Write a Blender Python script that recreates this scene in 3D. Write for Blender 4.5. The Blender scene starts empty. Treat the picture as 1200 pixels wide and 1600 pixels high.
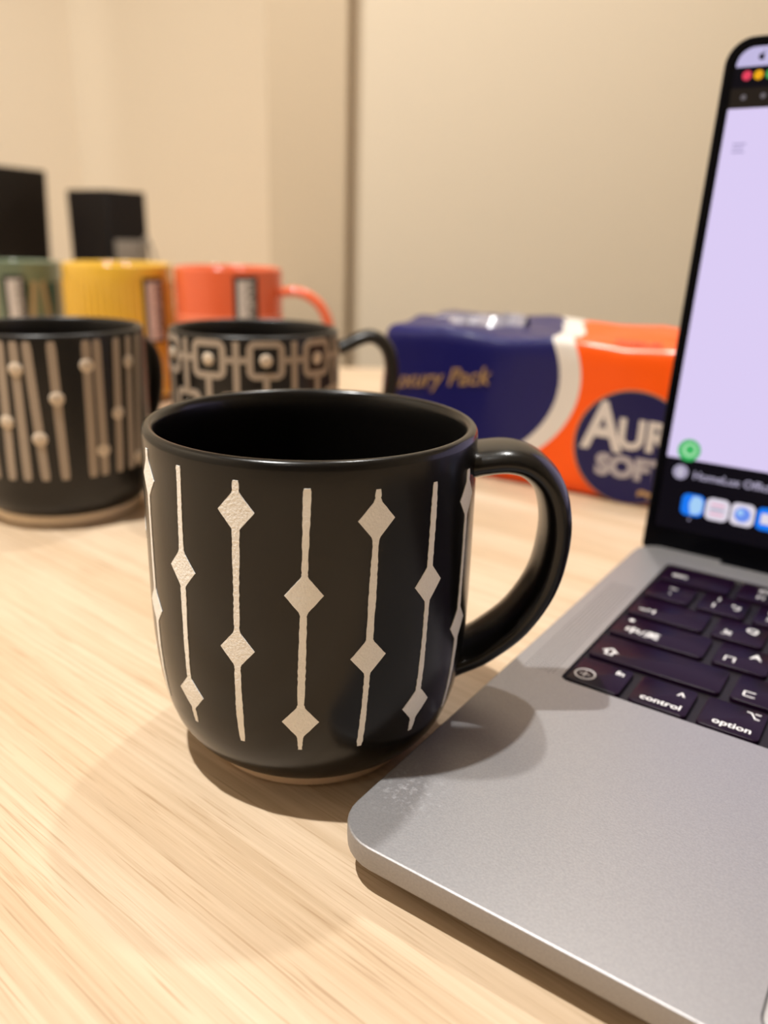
import bpy, bmesh, math, random
from mathutils import Vector, Matrix
R = math.radians
MM = 0.001
random.seed(7)
scene = bpy.context.scene
COL = scene.collection

# ------------------------------------------------------------------ camera, light, exposure
F_PX, CAM_H, PITCH, ROLL = 1246.2, 0.13627, 0.3331, 0.0290
cam_data = bpy.data.cameras.new('camera')
cam_data.sensor_fit = 'VERTICAL'
cam_data.sensor_height = 24.0
cam_data.lens = 24.0 * F_PX / 1600.0
cam_data.clip_start = 0.01
cam_data.clip_end = 50
cam = bpy.data.objects.new('camera', cam_data)
COL.objects.link(cam)
cam.matrix_world = (Matrix.Translation((0, 0, CAM_H)) @ Matrix.Rotation(math.pi / 2 - PITCH, 4, 'X')
                    @ Matrix.Rotation(ROLL, 4, 'Z'))
cam_data.dof.use_dof = True
cam_data.dof.focus_distance = 0.180
cam_data.dof.aperture_fstop = cam_data.lens / 3.15
scene.camera = cam

scene.view_settings.view_transform = 'Standard'
scene.view_settings.look = 'None'
scene.view_settings.gamma = 1.0
scene.view_settings.use_curve_mapping = False
scene.view_settings.exposure = 0.36

world = bpy.data.worlds.new('world')
scene.world = world
world.use_nodes = True
world.node_tree.nodes['Background'].inputs[0].default_value = (1.0, 0.86, 0.68, 1)
world.node_tree.nodes['Background'].inputs[1].default_value = 0.02

CEIL = 1.75                      # ceiling height above the table top
# x, y, watts, lens width, beam angle of the recessed ceiling lamps
LAMPS = [(-0.455, 0.13, 32.0, 0.034, 180), (0.24, 0.90, 8.5, 0.06, 180), (-0.36, 1.50, 2.6, 0.06, 75), (-0.45, -1.2, 1.2, 0.06, 180)]  # last entry: added fill lamp, brightens the mug fronts
LAMP_COLOUR = (1.0, 0.985, 0.95)
for lx, ly, lw, ls, lsp in LAMPS:
    ld = bpy.data.lights.new('ceiling_lamp_light', 'AREA')
    ld.shape = 'DISK'
    ld.size = ls
    ld.energy = lw
    ld.spread = R(lsp)
    ld.color = LAMP_COLOUR
    lo = bpy.data.objects.new('ceiling_lamp_light', ld)
    COL.objects.link(lo)
    lo.location = (lx, ly, CEIL - 0.012)

# ------------------------------------------------------------------ materials
def new_mat(name):
    m = bpy.data.materials.new(name)
    m.use_nodes = True
    return m, m.node_tree.nodes, m.node_tree.links, m.node_tree.nodes['Principled BSDF']

def plain(name, col, rough=0.5, metal=0.0, bump=0.0, bscale=400.0, coat=0.0, var=0.0, spec=0.5):
    """Principled with a little procedural grain in colour and relief."""
    m, N, L, b = new_mat(name)
    b.inputs['Roughness'].default_value = rough
    b.inputs['Metallic'].default_value = metal
    b.inputs['Coat Weight'].default_value = coat
    b.inputs['Coat Roughness'].default_value = 0.15
    b.inputs['Specular IOR Level'].default_value = spec
    tc = N.new('ShaderNodeTexCoord')
    nz = N.new('ShaderNodeTexNoise')
    nz.inputs['Scale'].default_value = bscale
    nz.inputs['Detail'].default_value = 3
    L.new(tc.outputs['Object'], nz.inputs['Vector'])
    mx = N.new('ShaderNodeMix')
    mx.data_type = 'RGBA'
    mx.inputs['A'].default_value = (*[c * (1 - var) for c in col], 1)
    mx.inputs['B'].default_value = (*[min(1, c * (1 + var)) for c in col], 1)
    L.new(nz.outputs['Fac'], mx.inputs['Factor'])
    L.new(mx.outputs['Result'], b.inputs['Base Color'])
    if bump:
        bp = N.new('ShaderNodeBump')
        bp.inputs['Strength'].default_value = bump
        bp.inputs['Distance'].default_value = 0.0005
        L.new(nz.outputs['Fac'], bp.inputs['Height'])
        L.new(bp.outputs['Normal'], b.inputs['Normal'])
    return m

def emis(name, col, strength):
    m, N, L, b = new_mat(name)
    m.cycles.emission_sampling = 'AUTO' if name == 'screen_page' else 'NONE'
    b.inputs['Base Color'].default_value = (0.002, 0.002, 0.002, 1)
    b.inputs['Roughness'].default_value = 0.25
    b.inputs['Specular IOR Level'].default_value = 0.04
    b.inputs['Emission Color'].default_value = (*col, 1)
    b.inputs['Emission Strength'].default_value = strength
    return m

def srgb(r, g, b):
    f = lambda c: (c / 255 / 12.92) if c <= 10 else ((c / 255 + 0.055) / 1.055) ** 2.4
    return f(r), f(g), f(b)

def wood_mat():
    m, N, L, b = new_mat('pale_oak_laminate')
    tc = N.new('ShaderNodeTexCoord')
    mp = N.new('ShaderNodeMapping')
    mp.inputs['Rotation'].default_value = (0, 0, R(39))
    L.new(tc.outputs['Object'], mp.inputs['Vector'])
    def noise(sx, sy, detail=4, rough=0.6, off=0.0):
        q = N.new('ShaderNodeMapping')
        q.inputs['Scale'].default_value = (sx, sy, 1)
        q.inputs['Location'].default_value = (off, off * 1.7, 0)
        L.new(mp.outputs['Vector'], q.inputs['Vector'])
        n = N.new('ShaderNodeTexNoise')
        n.inputs['Scale'].default_value = 1.0
        n.inputs['Detail'].default_value = detail
        n.inputs['Roughness'].default_value = rough
        L.new(q.outputs['Vector'], n.inputs['Vector'])
        return n
    wide = noise(2.2, 60, 3, 0.5, 3.1)
    fine = noise(7, 520, 4, 0.6, 9.3)
    pore = noise(42, 1500, 2, 0.5, 1.7)
    blot = noise(9, 16, 2, 0.5, 5.5)
    def ramp(src, p0, c0, p1, c1):
        r = N.new('ShaderNodeValToRGB')
        r.color_ramp.elements[0].position = p0
        r.color_ramp.elements[0].color = (*c0, 1)
        r.color_ramp.elements[1].position = p1
        r.color_ramp.elements[1].color = (*c1, 1)
        L.new(src.outputs['Fac'], r.inputs['Fac'])
        return r
    base = ramp(wide, 0.30, (0.57, 0.42, 0.275), 0.68, (0.68, 0.54, 0.395))
    f2 = ramp(fine, 0.34, (0.81, 0.77, 0.715), 0.58, (1.0, 1.0, 1.0))
    f3 = ramp(pore, 0.28, (0.70, 0.62, 0.53), 0.43, (1.0, 1.0, 1.0))
    f4 = ramp(blot, 0.3, (0.93, 0.90, 0.86), 0.7, (1.04, 1.04, 1.04))
    cur = base.outputs['Color']
    for f, w in ((f2, 0.8), (f3, 0.75), (f4, 1.0)):
        mx = N.new('ShaderNodeMix')
        mx.data_type = 'RGBA'
        mx.blend_type = 'MULTIPLY'
        mx.inputs['Factor'].default_value = w
        L.new(cur, mx.inputs['A'])
        L.new(f.outputs['Color'], mx.inputs['B'])
        cur = mx.outputs['Result']
    L.new(cur, b.inputs['Base Color'])
    b.inputs['Roughness'].default_value = 0.5
    bp = N.new('ShaderNodeBump')
    bp.inputs['Strength'].default_value = 0.12
    bp.inputs['Distance'].default_value = 0.0003
    L.new(fine.outputs['Fac'], bp.inputs['Height'])
    L.new(bp.outputs['Normal'], b.inputs['Normal'])
    return m

def aluminium_mat(name, col, smudge=False):
    m, N, L, b = new_mat(name)
    b.inputs['Metallic'].default_value = 0.62
    tc = N.new('ShaderNodeTexCoord')
    nz = N.new('ShaderNodeTexNoise')
    nz.inputs['Scale'].default_value = 1900
    nz.inputs['Detail'].default_value = 2
    L.new(tc.outputs['Object'], nz.inputs['Vector'])
    mx = N.new('ShaderNodeMix')
    mx.data_type = 'RGBA'
    mx.inputs['A'].default_value = (*[c * 0.82 for c in col], 1)
    mx.inputs['B'].default_value = (*[c * 1.18 for c in col], 1)
    L.new(nz.outputs['Fac'], mx.inputs['Factor'])
    colour = mx.outputs['Result']
    b.inputs['Roughness'].default_value = 0.46
    if smudge:                       # dusty fingermarks near the front corner
        vm = N.new('ShaderNodeVectorMath')
        vm.operation = 'DISTANCE'
        vm.inputs[1].default_value = (0.0075, 0.0205, 0.0125)
        sc = N.new('ShaderNodeMapping')
        L.new(tc.outputs['Object'], vm.inputs[0])
        mr = N.new('ShaderNodeMapRange')
        mr.inputs['From Min'].default_value = 0.012
        mr.inputs['From Max'].default_value = 0.001
        L.new(vm.outputs['Value'], mr.inputs['Value'])
        n2 = N.new('ShaderNodeTexNoise')
        n2.inputs['Scale'].default_value = 700
        n2.inputs['Detail'].default_value = 5
        n2.inputs['Roughness'].default_value = 0.7
        L.new(tc.outputs['Object'], n2.inputs['Vector'])
        r2 = N.new('ShaderNodeMapRange')
        r2.inputs['From Min'].default_value = 0.52
        r2.inputs['From Max'].default_value = 0.88
        L.new(n2.outputs['Fac'], r2.inputs['Value'])
        mu = N.new('ShaderNodeMath')
        mu.operation = 'MULTIPLY'
        L.new(mr.outputs['Result'], mu.inputs[0])
        L.new(r2.outputs['Result'], mu.inputs[1])
        m3 = N.new('ShaderNodeMix')
        m3.data_type = 'RGBA'
        m3.inputs['B'].default_value = (0.75, 0.75, 0.8, 1)
        L.new(mu.outputs['Value'], m3.inputs['Factor'])
        L.new(colour, m3.inputs['A'])
        colour = m3.outputs['Result']
        me = N.new('ShaderNodeMath')
        me.operation = 'MULTIPLY_ADD'
        me.inputs[1].default_value = -0.6
        me.inputs[2].default_value = 0.62
        me.use_clamp = True
        L.new(mu.outputs['Value'], me.inputs[0])
        L.new(me.outputs['Value'], b.inputs['Metallic'])
    L.new(colour, b.inputs['Base Color'])
    bp = N.new('ShaderNodeBump')
    bp.inputs['Strength'].default_value = 0.25
    bp.inputs['Distance'].default_value = 0.0001
    L.new(nz.outputs['Fac'], bp.inputs['Height'])
    L.new(bp.outputs['Normal'], b.inputs['Normal'])
    return m

M = {}
M['wood'] = wood_mat()
M['wall'] = plain('cream_wall_paint', (0.74, 0.635, 0.49), 0.8, bump=0.1, bscale=250, var=0.015)
M['column'] = plain('tan_wall_panel', (0.61, 0.49, 0.345), 0.75, bump=0.05, bscale=250, var=0.015)
M['ceiling'] = plain('white_ceiling_paint', (0.80, 0.76, 0.68), 0.9, bump=0.1, bscale=200, var=0.02)
M['floor'] = plain('grey_floor', (0.36, 0.31, 0.26), 0.6, bump=0.1, bscale=60, var=0.1)
M['glaze'] = plain('satin_black_glaze', (0.0050, 0.0044, 0.0040), 0.22, bump=0.03, bscale=900, var=0.15, spec=0.40)
M['glaze2'] = plain('satin_black_glaze_warm', (0.010, 0.0085, 0.0075), 0.34, bump=0.03, bscale=900, var=0.15, spec=0.4)
M['clay'] = plain('bare_cream_clay', (0.97, 0.94, 0.91), 0.85, bump=0.5, bscale=1600, var=0.06)
M['clay2'] = plain('bare_greige_clay', (0.40, 0.325, 0.255), 0.8, bump=0.3, bscale=1200, var=0.06)
M['dot'] = plain('bare_pale_clay', (0.66, 0.55, 0.43), 0.8, bump=0.3, bscale=1200, var=0.05)
M['foot'] = plain('bare_tan_clay', (0.80, 0.60, 0.43), 0.85, bump=0.4, bscale=1500, var=0.08)
M['foot2'] = plain('bare_pale_tan_clay', (0.95, 0.78, 0.58), 0.85, bump=0.4, bscale=1500, var=0.04)
M['yellow'] = plain('glossy_mustard_glaze', srgb(224, 178, 62), 0.10, var=0.06, bscale=60, coat=0.4)
M['coral'] = plain('glossy_coral_glaze', srgb(222, 100, 62), 0.12, var=0.04, bscale=60, coat=0.4)
M['coral2'] = plain('pale_coral_glaze', srgb(228, 120, 86), 0.3, var=0.05, bscale=80, coat=0.2)
M['green'] = plain('glossy_sage_glaze', srgb(112, 124, 102), 0.10, var=0.08, bscale=60, coat=0.4)
M['dgreen'] = plain('dark_green_glaze', srgb(38, 70, 52), 0.25, var=0.08, bscale=90)
M['beige'] = plain('beige_glaze', srgb(176, 152, 116), 0.4, var=0.05, bscale=90)
M['paper'] = plain('white_sticker_paper', (0.66, 0.61, 0.58), 0.6, var=0.03, bscale=300)
M['ink'] = plain('black_ink', (0.015, 0.013, 0.014), 0.5, var=0.1, bscale=300)
M['alu'] = aluminium_mat('grey_aluminium', (0.335, 0.325, 0.33), True)
M['grille'] = plain('speaker_hole_black', (0.012, 0.012, 0.012), 0.7, var=0.1)
M['keycap'] = plain('black_keycap_screen_tint', (0.010, 0.003, 0.012), 0.28, bump=0.05, bscale=2500, var=0.1, spec=0.13)  # purple in the base colour imitates the screen's glow on the keys
M['well'] = plain('black_keyboard_well', (0.012, 0.009, 0.012), 0.5, bump=0.05, bscale=900, var=0.1, spec=0.2)
M['legend'] = plain('white_key_print', (0.85, 0.83, 0.82), 0.5, var=0.02)
M['rubber'] = plain('black_rubber', (0.012, 0.012, 0.012), 0.7, var=0.1)
M['bezel'] = plain('black_glass_bezel', (0.002, 0.002, 0.003), 0.15, var=0.1, spec=0.06)
M['lid'] = plain('dark_lid_edge', (0.012, 0.012, 0.013), 0.4, var=0.08, spec=0.2)
M['blackplastic'] = plain('matte_black_plastic', (0.006, 0.004, 0.004), 0.55, bump=0.1, bscale=500, var=0.15, spec=0.2)
M['blackpanel'] = plain('dark_brown_black_panel', (0.010, 0.007, 0.005), 0.45, var=0.15, spec=0.2)
M['greyplastic'] = plain('grey_plastic', (0.20, 0.17, 0.14), 0.5, var=0.1)
M['tablepaint'] = plain('white_table_leg_paint', (0.6, 0.58, 0.55), 0.5, var=0.03)
M['trim'] = plain('white_lamp_trim', (0.8, 0.78, 0.74), 0.4, var=0.02)
M['lampglow'] = emis('lit_lamp_lens', (1.0, 0.82, 0.58), 12.0)
# screen colours
SCR = 0.73
M['scr_page'] = emis('screen_page', (0.765, 0.655, 0.965), SCR)
M['scr_menu'] = emis('screen_menu_bar', (0.58, 0.52, 0.80), SCR)
M['scr_black'] = emis('screen_black', (0.004, 0.003, 0.006), SCR)
M['scr_toolbar'] = emis('screen_toolbar', (0.020, 0.014, 0.010), SCR)
M['scr_red'] = emis('screen_red', (0.85, 0.06, 0.12), SCR)
M['scr_amber'] = emis('screen_amber', (0.95, 0.45, 0.01), SCR)
M['scr_green'] = emis('screen_green', (0.08, 0.42, 0.10), SCR)
M['scr_wa'] = emis('screen_chat_green', (0.05, 0.50, 0.13), SCR)
M['scr_walight'] = emis('screen_chat_pale', (0.45, 0.85, 0.50), SCR)
M['scr_grey'] = emis('screen_grey', (0.16, 0.14, 0.15), SCR)
M['scr_text'] = emis('screen_text', (0.42, 0.38, 0.52), SCR)
M['scr_line'] = emis('screen_line', (0.42, 0.36, 0.60), SCR)
M['scr_blue'] = emis('screen_blue', (0.01, 0.20, 0.95), SCR)
M['scr_sky'] = emis('screen_sky', (0.40, 0.66, 0.98), SCR)
M['scr_white'] = emis('screen_white', (0.80, 0.74, 0.85), SCR)
M['scr_pink'] = emis('screen_pink', (0.85, 0.45, 0.60), SCR)
M['scr_swirl'] = emis('screen_swirl', (0.16, 0.30, 0.90), SCR)

# ------------------------------------------------------------------ object helpers
def tag(o, label=None, cat=None, group=None, kind=None):
    if label: o['label'] = label
    if cat: o['category'] = cat
    if group: o['group'] = group
    if kind: o['kind'] = kind
    return o

def thing(name, loc, rz, label, cat, group=None):
    o = bpy.data.objects.new(name, None)
    o.empty_display_size = 0.01
    COL.objects.link(o)
    o.location = loc
    o.rotation_euler = (0, 0, rz)
    return tag(o, label, cat, group)

def link(name, me, mat, parent=None):
    o = bpy.data.objects.new(name, me)
    COL.objects.link(o)
    if mat and not me.materials:
        me.materials.append(mat)
    if parent:
        o.parent = parent
    return o

def mesh(name, V, Fc, mat, parent=None, smooth=True, sharp=35, recalc=True):
    me = bpy.data.meshes.new(name)
    me.from_pydata([tuple(v) for v in V], [], Fc)
    if recalc:
        bm = bmesh.new(); bm.from_mesh(me)
        bmesh.ops.remove_doubles(bm, verts=bm.verts, dist=1e-7)
        bmesh.ops.recalc_face_normals(bm, faces=bm.faces)
        bm.to_mesh(me); bm.free()
    if smooth:
        for p in me.polygons: p.use_smooth = True
        me.set_sharp_from_angle(angle=R(sharp))
    return link(name, me, mat, parent)

def interp(x, pts):
    if x <= pts[0][0]: return pts[0][1]
    for (a, b), (c, d) in zip(pts, pts[1:]):
        if x <= c: return b + (d - b) * (x - a) / (c - a)
    return pts[-1][1]

def smooth_profile(pts, n=6):
    """Catmull-Rom through (r, z) points."""
    out = []
    for i in range(len(pts) - 1):
        p0 = pts[max(i - 1, 0)]; p1 = pts[i]; p2 = pts[i + 1]; p3 = pts[min(i + 2, len(pts) - 1)]
        for k in range(n):
            t = k / n
            out.append(tuple(0.5 * (2 * b + (c - a) * t + (2 * a - 5 * b + 4 * c - d) * t * t + (3 * b - a - 3 * c + d) * t ** 3)
                             for a, b, c, d in zip(p0, p1, p2, p3)))
    out.append(pts[-1])
    return out

def lathe(prof, seg=96, rfun=None, close=False):
    """prof in mm (r, z); returns V, F in metres."""
    V, Fc = [], []
    n = len(prof)
    for (r, z) in prof:
        for k in range(seg):
            a = 2 * math.pi * k / seg
            rr = rfun(r, z, a) if rfun else r
            V.append((rr * math.cos(a) * MM, rr * math.sin(a) * MM, z * MM))
    for i in range(n - 1 if not close else n):
        j = (i + 1) % n
        for k in range(seg):
            k2 = (k + 1) % seg
            Fc.append((i * seg + k, i * seg + k2, j * seg + k2, j * seg + k))
    if not close:
        for i in (0, n - 1):
            if prof[i][0] < 0.6:
                Fc.append(tuple(i * seg + k for k in range(seg)))
    return V, Fc

def tube(path, section, closed_ends=True, side=None):
    """path: list of Vectors (mm); section(i,t)->(half_in_plane, half_across); side = across axis."""
    V, Fc = [], []
    n = len(path); S = 20
    for i, p in enumerate(path):
        t = (path[min(i + 1, n - 1)] - path[max(i - 1, 0)]).normalized()
        s = side if side is not None else Vector((0, 0, 1))
        nn = t.cross(s).normalized()
        ss = nn.cross(t).normalized()
        a, b = section(i / (n - 1))
        for k in range(S):
            an = 2 * math.pi * k / S
            ca, sa = math.cos(an), math.sin(an)
            pw = 0.92
            ca = math.copysign(abs(ca) ** pw, ca); sa = math.copysign(abs(sa) ** pw, sa)
            V.append((p + nn * a * ca + ss * b * sa) * MM)
    for i in range(n - 1):
        for k in range(S):
            k2 = (k + 1) % S
            Fc.append((i * S + k, i * S + k2, (i + 1) * S + k2, (i + 1) * S + k))
    Fc.append(tuple(range(S))); Fc.append(tuple((n - 1) * S + k for k in range(S)))
    return V, Fc

def catmull(pts, n=8):
    P = [Vector(p) for p in pts]; out = []
    for i in range(len(P) - 1):
        p0 = P[max(i - 1, 0)]; p1 = P[i]; p2 = P[i + 1]; p3 = P[min(i + 2, len(P) - 1)]
        for k in range(n):
            t = k / n
            out.append(0.5 * (2 * p1 + (p2 - p0) * t + (2 * p0 - 5 * p1 + 4 * p2 - p3) * t * t + (3 * p1 - p0 - 3 * p2 + p3) * t ** 3))
    out.append(P[-1])
    return out

def rrect(w, h, r, n=6, cx=0, cy=0):
    pts = []
    for (sx, sy, a0) in ((1, -1, -90), (1, 1, 0), (-1, 1, 90), (-1, -1, 180)):
        ox = cx + sx * (w / 2 - r); oy = cy + sy * (h / 2 - r)
        for k in range(n + 1):
            a = R(a0 + 90 * k / n)
            pts.append((ox + r * math.cos(a), oy + r * math.sin(a)))
    return pts

def loft(rings, cap0=True, cap1=True):
    """rings: equal-length lists of 3-vectors (mm)."""
    V, Fc = [], []
    n = len(rings[0])
    for r in rings:
        for p in r: V.append(Vector(p) * MM)
    for i in range(len(rings) - 1):
        for k in range(n):
            k2 = (k + 1) % n
            Fc.append((i * n + k, i * n + k2, (i + 1) * n + k2, (i + 1) * n + k))
    if cap0: Fc.append(tuple(range(n)))
    if cap1: Fc.append(tuple((len(rings) - 1) * n + k for k in range(n)))
    return V, Fc

def rslab(w, h, r, z0, z1, bev=0.4, cx=0, cy=0, n=6):
    """rounded slab with a bevelled top, mm"""
    A = [(x, y, z0) for x, y in rrect(w, h, r, n, cx, cy)]
    B = [(x, y, z1 - bev) for x, y in rrect(w, h, r, n, cx, cy)]
    C = [(x, y, z1 - bev * 0.3) for x, y in rrect(w - bev * 0.6, h - bev * 0.6, max(r - bev * 0.3, .05), n, cx, cy)]
    D = [(x, y, z1) for x, y in rrect(w - 2 * bev, h - 2 * bev, max(r - bev, .05), n, cx, cy)]
    return loft([A, B, C, D])

def box(x0, x1, y0, y1, z0, z1):
    V = [(x, y, z) for z in (z0, z1) for y in (y0, y1) for x in (x0, x1)]
    Fc = [(0, 2, 3, 1), (4, 5, 7, 6), (0, 1, 5, 4), (2, 6, 7, 3), (0, 4, 6, 2), (1, 3, 7, 5)]
    return V, Fc

def boxobj(name, x0, x1, y0, y1, z0, z1, mat, parent=None, bev=0.0):
    V, Fc = box(x0, x1, y0, y1, z0, z1)
    o = mesh(name, V, Fc, mat, parent, smooth=False)
    if bev:
        bm = bmesh.new(); bm.from_mesh(o.data)
        bmesh.ops.bevel(bm, geom=list(bm.edges), offset=bev, segments=2, profile=0.5, affect='EDGES')
        bm.to_mesh(o.data); bm.free()
        for p in o.data.polygons: p.use_smooth = True
        o.data.set_sharp_from_angle(angle=R(35))
    return o

TEXT_CACHE = {}
def text_mesh(s, size, extrude=0.0, align='CENTER', shear=0.0, bold=0.0):
    """A text as mesh data, size in mm, in the xy plane (metres), centred."""
    key = (s, size, extrude, align, shear, bold)
    if key in TEXT_CACHE: return TEXT_CACHE[key]
    cu = bpy.data.curves.new('text', 'FONT')
    cu.body = s
    cu.size = size * MM
    cu.extrude = extrude * MM
    cu.align_x = align
    cu.align_y = 'CENTER'
    cu.shear = shear
    cu.offset = bold * MM
    cu.resolution_u = 3
    ob = bpy.data.objects.new('text', cu)
    COL.objects.link(ob)
    dg = bpy.context.evaluated_depsgraph_get()
    dg.update()
    me = bpy.data.meshes.new_from_object(ob.evaluated_get(dg))
    bpy.data.objects.remove(ob)
    TEXT_CACHE[key] = me
    return me

# ------------------------------------------------------------------ the room
FLOOR = -0.74
def wallbox(name, *a, mat='wall'):
    return tag(boxobj(name, *a, M[mat]), kind='structure')
wallbox('floor', -1.45, 2.2, -4.6, 2.4, FLOOR - 0.1, FLOOR, mat='floor')
wallbox('ceiling', -1.45, 2.2, -4.6, 2.4, CEIL, CEIL + 0.1, mat='ceiling')
wallbox('wall_left', -1.40, -1.28, -4.6, 1.50, FLOOR, CEIL)
V = [(x, y, z) for z in (FLOOR, CEIL) for x, y in ((-1.28, 1.50), (-0.76, 2.10), (-0.76, 2.18), (-1.28, 1.62))]
tag(mesh('wall_side', V, [(0, 1, 2, 3), (4, 5, 6, 7), (0, 1, 5, 4), (1, 2, 6, 5), (2, 3, 7, 6), (3, 0, 4, 7)], M['wall'], smooth=False), kind='structure')
wallbox('wall_far', -0.76, -0.21, 2.10, 2.18, FLOOR, CEIL)
wallbox('wall_column', -0.218, -0.083, 1.50, 2.18, FLOOR, CEIL, mat='column')
wallbox('wall_gap', -0.083, -0.058, 1.54, 1.62, FLOOR, CEIL, mat='column')
wallbox('wall_back', -0.058, 2.1, 1.50, 1.62, FLOOR, CEIL)
wallbox('wall_right', 2.0, 2.12, -4.6, 1.50, FLOOR, CEIL)
wallbox('wall_front', -1.28, 2.0, -4.6, -4.48, FLOOR, CEIL)

# ceiling lamps (recessed downlights), the rear one an added fill
where = ['ceiling lamp above the mugs end of the table', 'ceiling lamp above the back of the laptop',
         'ceiling lamp over the back counter', 'fill lamp added behind the viewer']
for (lx, ly, lw, ls, lsp), wh in zip(LAMPS, where):
    t = thing('recessed_ceiling_lamp', (lx, ly, CEIL), 0, 'round white recessed ' + wh, 'lamp', 'recessed ceiling lamps')
    V, Fc = lathe([(34, 0), (46, 0), (47, -2), (45, -4), (35, -5), (33, -3)], 32, close=True)
    mesh('trim_ring', V, Fc, M['trim'], t)
    V, Fc = lathe([(0.5, -1.2), (33.5, -1.2), (33.5, 0), (0.5, 0)], 32)
    mesh('lens', V, Fc, M['lampglow'], t)

# ------------------------------------------------------------------ table and back counter
t = thing('table', (0, 0, FLOOR), 0, 'long table with pale oak top carrying the mugs and laptop', 'table')
H = -FLOOR
boxobj('table_top', -0.74, 1.05, -0.42, 0.872, H - 0.03, H, M['wood'], t, bev=0.0015)
for (x, y) in ((-0.68, -0.36), (0.99, -0.36), (-0.68, 0.81), (0.99, 0.81)):
    boxobj('leg', x - 0.025, x + 0.025, y - 0.025, y + 0.025, 0, H - 0.03, M['tablepaint'], t, bev=0.002)
boxobj('apron', -0.655, 0.965, 0.80, 0.82, H - 0.10, H - 0.03, M['tablepaint'], t)

t = thing('back_counter', (-0.5, 1.75, FLOOR), 0, 'low counter against the far wall under the monitor', 'counter')
boxobj('counter_top', -0.27, 0.27, -0.50, 0.33, H - 0.03, H, M['wood'], t, bev=0.0015)
boxobj('counter_body', -0.25, 0.25, -0.47, 0.33, 0, H - 0.03, M['tablepaint'], t)

# ------------------------------------------------------------------ the big black mug with diamond stripes
# outer radius over height, mm
PROF = [(2.9, 29.3), (3.3, 30.1), (4, 31.2), (6, 33.7), (8, 35.7), (10.5, 37.4), (13, 38.7), (16.5, 39.9), (20, 40.8), (25, 41.7),
        (30, 42.3), (37, 42.8), (45, 43.0), (60, 43.0), (75, 42.9), (84, 42.7), (89.3, 42.7)]
def prof_r(z): return interp(z, PROF)

def mug_body(parent, prof, top, mat, name='body', inner=3.3, rfun=None, seg=128, floor=6.0):
    P = [(0.5, prof[0][0]), (prof[0][1] - 3, prof[0][0])] + [(r, z) for z, r in prof]
    R0 = prof[-1][1]
    lip = [(R0 - 0.15, top - 1.0), (R0 - 0.55, top - 0.4), (R0 - 1.3, top), (R0 - 2.1, top - 0.1), (R0 - 2.8, top - 0.7), (R0 - inner, top - 2.2)]
    inn = [(interp(z, prof) - inner, z) for z in (top - 8, 70, 55, 40, 30, 22, 16, 12) if z < top - 4]
    inn += [(prof[0][1] + 3, floor + 2.2), (prof[0][1] - 3, floor + 0.5), (12, floor), (0.5, floor)]
    V, Fc = lathe(P + lip + inn, seg, rfun)
    return mesh(name, V, Fc, mat, parent, sharp=50)

def foot_ring(parent, r, z1, mat):
    V, Fc = lathe([(r - 5, 0.6), (r - 3.5, 0), (r - 0.8, 0), (r, 0.6), (r + 0.2, z1), (r - 5, z1)], 96, close=True)
    return mesh('foot_ring', V, Fc, mat, parent)

def surface_strip(parent, name, rows, rf, mat, proud=0.16, deep=0.15):
    """rows: list of (z, theta_deg, half_width_mm): a thin strip lying on a turned surface."""
    V, Fc = [], []
    nx = 4
    for (z, th, hw) in rows:
        r = rf(z)
        row = []
        for k in range(nx + 1):
            a = R(th) + (hw * (2 * k / nx - 1)) / r
            row.append(((r + proud) * math.cos(a) * MM, (r + proud) * math.sin(a) * MM, z * MM))
        a0, a1 = R(th) - hw / r, R(th) + hw / r
        lo = r - deep
        V += [(lo * math.cos(a0) * MM, lo * math.sin(a0) * MM, z * MM)] + row + [(lo * math.cos(a1) * MM, lo * math.sin(a1) * MM, z * MM)]
    w = nx + 3
    for i in range(len(rows) - 1):
        for k in range(w - 1):
            Fc.append((i * w + k, i * w + k + 1, (i + 1) * w + k + 1, (i + 1) * w + k))
    Fc.append(tuple(range(w))); Fc.append(tuple((len(rows) - 1) * w + k for k in range(w)))
    return mesh(name, V, Fc, mat, parent, sharp=30)

MUG = Vector((-0.0192, 0.2022, 0))
mug = thing('coffee_mug', MUG, 0, 'large satin black mug with cream diamond stripes, nearest, beside the laptop corner', 'mug', 'mugs on the table')
mug_body(mug, PROF, 91.4, M['glaze'])
foot_ring(mug, 29.2, 2.9, M['foot'])
# handle: flat rounded strap
hp = [(38.5, 0, 81.2), (44, 0, 82.3), (51, 0, 83.0), (56.8, 0, 81.4), (61.8, 0, 76.6), (64.6, 0, 69), (65.1, 0, 59.5), (62.9, 0, 48), (56.8, 0, 37), (49, 0, 29.6), (44, 0, 26.4), (38.5, 0, 24.4)]
def hs(t):
    e = max(0, 1 - min(t, 1 - t) / 0.10)
    return 3.95 + 1.3 * e * e, 10.6 + (0.6 * e * e)
V, Fc = tube(catmull(hp, 7), hs, side=Vector((0, 1, 0)))
mesh('handle', V, Fc, M['glaze'], mug, sharp=60)
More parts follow.
